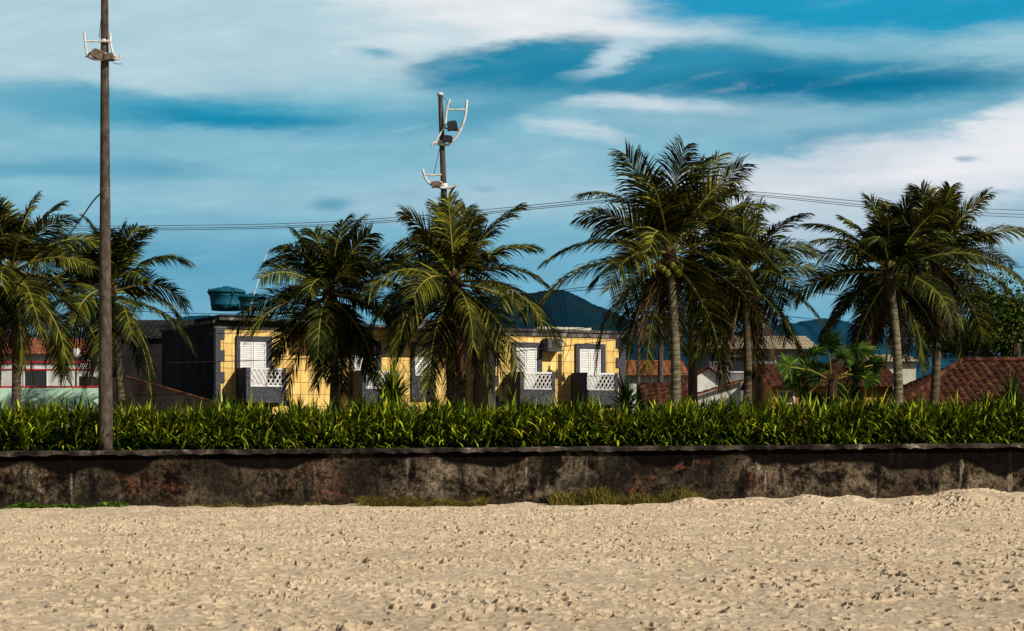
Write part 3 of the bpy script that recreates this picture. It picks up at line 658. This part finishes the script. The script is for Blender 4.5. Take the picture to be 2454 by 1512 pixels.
gable('grey_house','grey two storey house with pale corrugated roof behind the right hand palms',PX(1700,x1),PX(1935,x1),x1,x1+7,PZ(835,x1),PZ(806,x1+3),'greywall','corr','x',((PX(1745,x1),PX(1790,x1),PZ(890,x1),PZ(855,x1),'glass'),(PX(1860,x1),PX(1895,x1),PZ(890,x1),PZ(855,x1),'glass')),.5,4,.18,.02)
gable('ochre_house','ochre walled house with dark red tile roof behind the fan palm',PX(1850,64),PX(2140,64),64,70,PZ(925,64),PZ(876,67),'orangewall','terra','x',((PX(1870,64),PX(1900,64),PZ(965,64),PZ(940,64),'glass'),),.35,10)
gable('cream_house','cream coloured house behind the trunks of the right pair of palms',PX(2050,80),PX(2195,80),80,86,PZ(868,80),PZ(852,83),'cream','corr','x',((PX(2080,80),PX(2110,80),PZ(905,80),PZ(880,80),'glass'),),.3,4,.18,.02)
gable('white_house','white house with orange tile roof at the left edge behind the mint wall',PX(-200,70),PX(195,70),70,77,PZ(848,70),PZ(812,73.5),'whitewall','terra2','x',((PX(60,70),PX(110,70),PZ(930,70),PZ(885,70),'glass'),),.4,9)
gable('dark_house','low dark roofed building between the left palms and the yellow house',PX(290,74),PX(505,74),74,80,PZ(812,74),PZ(770,77),'blackwall','blackwall','x',(),.2,6)
Y=60; root=empty('garden_fence',(PX(100,Y),Y,-.1),'mint green wall topped with red rails and dark bars at left','fence')
xa,xb=PX(-200,Y),PX(236,Y)
b=MB(); b.box(xa,xb,Y,Y+.15,-.1,PZ(930,Y)); wchild(b,'wall',M['mint'],root)
for py in (868,886,927):
    b=MB(); b.tube([(xa,Y+.07,PZ(py,Y)),(xb,Y+.07,PZ(py,Y))],.035,6); wchild(b,'rail',M['red'],root)
for k in range(12):
    b=MB(); x=xa+(xb-xa)*(k+.5)/12; b.tube([(x,Y+.07,PZ(930,Y)),(x,Y+.07,PZ(862,Y))],.022,6); wchild(b,'post',M['dark'],root)
for i,(px,py,lab) in enumerate(((182,846,'white globe lamp above the red rails, left one of two'),(222,846,'white globe lamp beside the tall pole, right one of two'))):
    Y=60.4; c=P(px,py,Y); root=empty('globe_lamp',(c.x,Y,-.1),lab,'lamp','white globe lamps'); b=MB(); b.tube([(c.x,Y,-.1),(c.x,Y,c.z-.1)],.03,6); wchild(b,'post',M['dark'],root)
    b=MB(); b.lathe([(0.03,-.17),(.1,-.14),(.16,-.06),(.17,0),(.15,.08),(.09,.145),(0,.17)],c,16); wchild(b,'globe',M['white'],root,True)
Y=61; b=MB(); A=P(300,905,Y); B=P(515,968,Y-.4)
pts=[(A.x-1.5,Y,-.1),(B.x,Y,-.1),(B.x,Y,B.z),(A.x,Y,A.z),(A.x-1.5,Y,A.z+.05)]
b.poly(pts); b.poly([(x,y+.2,z) for x,y,z in reversed(pts)])
for i in range(5):
    p,q=pts[i],pts[(i+1)%5]; b.poly([q,p,(p[0],p[1]+.2,p[2]),(q[0],q[1]+.2,q[2])])
b.v=[(x-A.x,y-Y,z+.1) for x,y,z in b.v]
root=empty('boundary_wall',(A.x,Y,-.1),'dark brown wall with top sloping down to the yellow house left corner','wall'); b.build('wall_face',M['brownwall'],root)
b=MB(); a_=A+Vector((0,.1,.04)); c_=Vector((B.x,Y+.1,B.z+.04)); b.tube([a_,c_],.05,6); b.v=[(x-A.x,y-Y,z+.1) for x,y,z in b.v]; b.build('coping',M['terra'],root)

# ------------------------------------------------ grass at the foot of the wall
def grass(x0,x1,n,hmax,mk,name,label,seed,dmax=.7):
    rr=random.Random(seed); b=MB()
    for k in range(n):
        t=rr.random(); x=x0+(x1-x0)*(.5+ .5*math.copysign(abs(2*t-1)**1.2,2*t-1)); y=wallY(x)-.06-rr.random()**1.5*dmax
        cl=.5+.5*math.sin(x*5+seed)*math.sin(x*2.3); h=hmax*rr.uniform(.3,1)*(.35+.65*cl)
        zz=basez(x,1.0,math)-.03
        a=rr.uniform(0,6.28); b.blade((x,y,zz),(math.cos(a)*.6,math.sin(a)*.6,1),h,.016 if mk=='grass' else .05,.3)
    tag(b.build(name,M[mk]),label,'grass',kind='stuff')
grass(PX(870,41),PX(1165,41),5200,.42,'grass','grass','yellowish grass tuft at the wall foot near the middle',51,1.1)
grass(PX(1320,41),PX(1680,41),5600,.62,'grass','grass','dry grass at the wall foot right of the middle',52,1.3)
grass(PX(-30,40),PX(300,40),4200,.24,'creeper','creeper','green creeper along the wall foot at left',53,.8)
grass(PX(420,40),PX(760,40),1400,.22,'grass','grass','sparse low weeds at the wall foot left of the middle',54,.3)

# ------------------------------------------------ world
w=bpy.data.worlds.new('World'); sc.world=w; w.use_nodes=True; t=w.node_tree; t.nodes.clear()
class WG(G):
    def __init__(s): s.t=t; s.n=t.nodes; s.l=t.links
g=WG()
ALPHA=R(52); EL=R(32)
sky=g.node('ShaderNodeTexSky'); sky.sky_type='NISHITA'; sky.sun_disc=False; sky.sun_elevation=EL; sky.sun_rotation=math.pi-ALPHA
bg1=g.node('ShaderNodeBackground'); bg1.inputs[1].default_value=.05; g.link(sky.outputs[0],bg1.inputs[0])
tc=g.node('ShaderNodeTexCoord'); sp=g.node('ShaderNodeSeparateXYZ'); g.link(tc.outputs['Generated'],sp.inputs[0])
yy=g.math('MAXIMUM',g.math('ABSOLUTE',sp.outputs[1]),.05)
X=g.math('MULTIPLY_ADD',g.math('DIVIDE',sp.outputs[0],yy),45,12.27); vv=g.math('DIVIDE',sp.outputs[2],yy); Yp=g.math('MULTIPLY_ADD',vv,-45,10.3)
def cmb(x,y):
    c=g.node('ShaderNodeCombineXYZ')
    for i,v in enumerate((x,y)):
        g.link(v,c.inputs[i])
    return c.outputs[0]
base=cmb(g.math('MULTIPLY',X,.22),g.math('MULTIPLY',Yp,.9))
n1=g.noise(base,1.0,9,.62)
b2=cmb(g.math('MULTIPLY_ADD',X,.16,7),g.math('MULTIPLY_ADD',Yp,.7,3)); n2=g.noise(b2,1.0,9,.64)
Xd=g.math('ADD',X,g.math('MULTIPLY',g.math('SUBTRACT',n1,.5),5.0)); Yd=g.math('ADD',Yp,g.math('MULTIPLY',g.math('SUBTRACT',n2,.5),1.4))
PV=cmb(Xd,Yd); PV0=cmb(g.math('ADD',X,g.math('MULTIPLY',g.math('SUBTRACT',n1,.5),2.2)),g.math('ADD',Yp,g.math('MULTIPLY',g.math('SUBTRACT',n2,.5),.7)))
yn=g.math('DIVIDE',Yp,10.3)
c=g.ramp(yn,[(0,lin((160,202,216))),(.3,lin((130,185,205))),(.45,lin((136,188,208))),(.62,lin((112,174,200))),(.8,lin((112,172,198))),(1,lin((130,180,202)))])
blobs=[(4,.8,10,1.9,0,(180,209,220),.92,.5,0),(12.6,.2,5.5,1.3,5,(230,234,238),.97,.45,0),(10.3,1.3,3,.7,8,(208,224,231),.85,.3,0),
(21,-.1,6.8,1.2,0,(14,150,192),.97,.6,0),(3,2.5,9,.55,2,(88,165,192),.8,.2,0),(5.5,2.75,5.5,.55,4,(44,150,184),.9,.1,0),(5.5,2.85,3.2,.28,4,(8,134,172),.8,.1,0),(1.5,4.0,5,.45,2,(84,158,186),.7,.1,0),
(18,1.85,8.8,.85,1,(40,138,172),.97,.5,0),(20.5,1.9,6.2,.5,-2,(4,112,150),.92,.1,0),(12.6,1.5,2.6,.6,-10,(30,134,168),.96,.5,0),(11.5,2.6,3,.7,-10,(80,156,184),.8,.2,0),
(22,1.02,5,.3,-4,(108,174,200),.5,.1,0),(17.5,2.85,5,.75,2,(142,184,204),.85,.3,0),
(15.4,2.5,2.4,.3,4,(204,220,229),.9,.1,0),(14.9,1.38,1.7,.36,-14,(196,218,230),.9,.1,0),(13.9,3.2,1.9,.3,14,(204,219,228),.8,0,0),(12.5,3.8,3.5,.6,0,(145,188,208),.7,.1,0),
(20.6,3.2,4.6,.42,-10,(110,166,192),.8,.2,0),(22.0,4.2,7.6,1.2,-10,(220,225,233),.97,.55,0),(24.5,3.3,3.6,.95,-20,(232,235,240),.95,.4,0),(18.6,4.15,3.8,.5,-3,(207,217,227),.85,.2,0),
(21.5,5.5,6.8,1.1,0,(180,202,216),.85,.3,0),(12,4.7,6.5,.7,0,(168,200,215),.8,.1,0),(6,4.75,5,.5,0,(150,192,210),.7,.1,0),
(9,1.28,.9,.2,8,(104,168,194),.8,.0,1),(8,4.86,.75,.22,-2,(82,154,183),.9,.0,1),(23,3.73,.34,.12,-5,(138,170,193),.8,.0,1),(23.8,4.62,.6,.1,0,(138,170,193),.7,.0,1),(11.4,4.5,.5,.08,5,(130,170,193),.5,.2,1),
(4,6.3,8,.9,0,(88,160,190),.6,.1,0),(20,6.8,7,.9,0,(132,182,204),.6,.2,0)]
for (cx,cy,rx,ry,an,cc,al,so,fx_) in blobs:
    mp=g.node('ShaderNodeMapping',vector_type='TEXTURE'); mp.inputs['Location'].default_value=(cx,cy,0); mp.inputs['Rotation'].default_value=(0,0,R(an)); mp.inputs['Scale'].default_value=(rx,ry,1)
    g.link(PV0 if fx_ else PV,mp.inputs[0]); ln=g.node('ShaderNodeVectorMath',operation='LENGTH'); g.link(mp.outputs[0],ln.inputs[0])
    c=g.mix(g.mr(ln.outputs['Value'],1.1,so,0,al),c,lin(cc))
xr=g.math('ADD',g.math('MULTIPLY',X,.5),g.math('MULTIPLY',n1,2.5)); yr=g.math('ADD',g.math('MULTIPLY',Yp,2.0),g.math('MULTIPLY',X,.35))
wn=g.noise(cmb(xr,yr),.8,10,.62); zone=g.noise(cmb(g.math('MULTIPLY_ADD',X,.12,3),g.math('MULTIPLY_ADD',Yp,.35,9)),1.0,3,.5)
wm=g.math('MULTIPLY',g.mr(wn,.5,.75),g.mr(zone,.45,.65)); wm=g.math('MULTIPLY',wm,g.mr(Yp,8,5,.1,.35))
c=g.mix(wm,c,lin((212,224,232)))
fn=g.noise(cmb(g.math('MULTIPLY',X,.35),g.math('MULTIPLY',Yp,1.5)),1.2,9,.6)
c=g.mix(1,c,g.ramp(fn,[(.3,(.86,.92,.94)),(.7,(1.12,1.07,1.05))]),'MULTIPLY')
bg2=g.node('ShaderNodeBackground'); bg2.inputs[1].default_value=1; g.link(c,bg2.inputs[0])
mask=g.math('MULTIPLY',g.mr(vv,.45,.25),g.mr(sp.outputs[1],.3,.7))
mx=g.node('ShaderNodeMixShader'); g.link(mask,mx.inputs[0]); g.link(bg1.outputs[0],mx.inputs[1]); g.link(bg2.outputs[0],mx.inputs[2])
out=g.node('ShaderNodeOutputWorld'); g.link(mx.outputs[0],out.inputs[0])
# ------------------------------------------------ sun and camera
ld=bpy.data.lights.new('sun','SUN'); ld.energy=5; ld.angle=R(.5); ld.color=(1,.93,.80)
so=bpy.data.objects.new('sun',ld); col.objects.link(so)
Sv=Vector((math.sin(ALPHA)*math.cos(EL),-math.cos(ALPHA)*math.cos(EL),math.sin(EL))); so.rotation_euler=Sv.to_track_quat('Z','Y').to_euler(); so.location=Sv*50
cd=bpy.data.cameras.new('camera'); cam=bpy.data.objects.new('camera',cd); col.objects.link(cam)
cam.location=(0,0,H); cam.rotation_euler=(math.pi/2,0,0); cd.sensor_width=36; cd.lens=36*F/2454; cd.shift_y=(1030-756)/2454; cd.clip_end=8000; cd.clip_start=.1
sc.camera=cam
sc.view_settings.view_transform='Standard'; sc.view_settings.look='None'; sc.view_settings.exposure=0
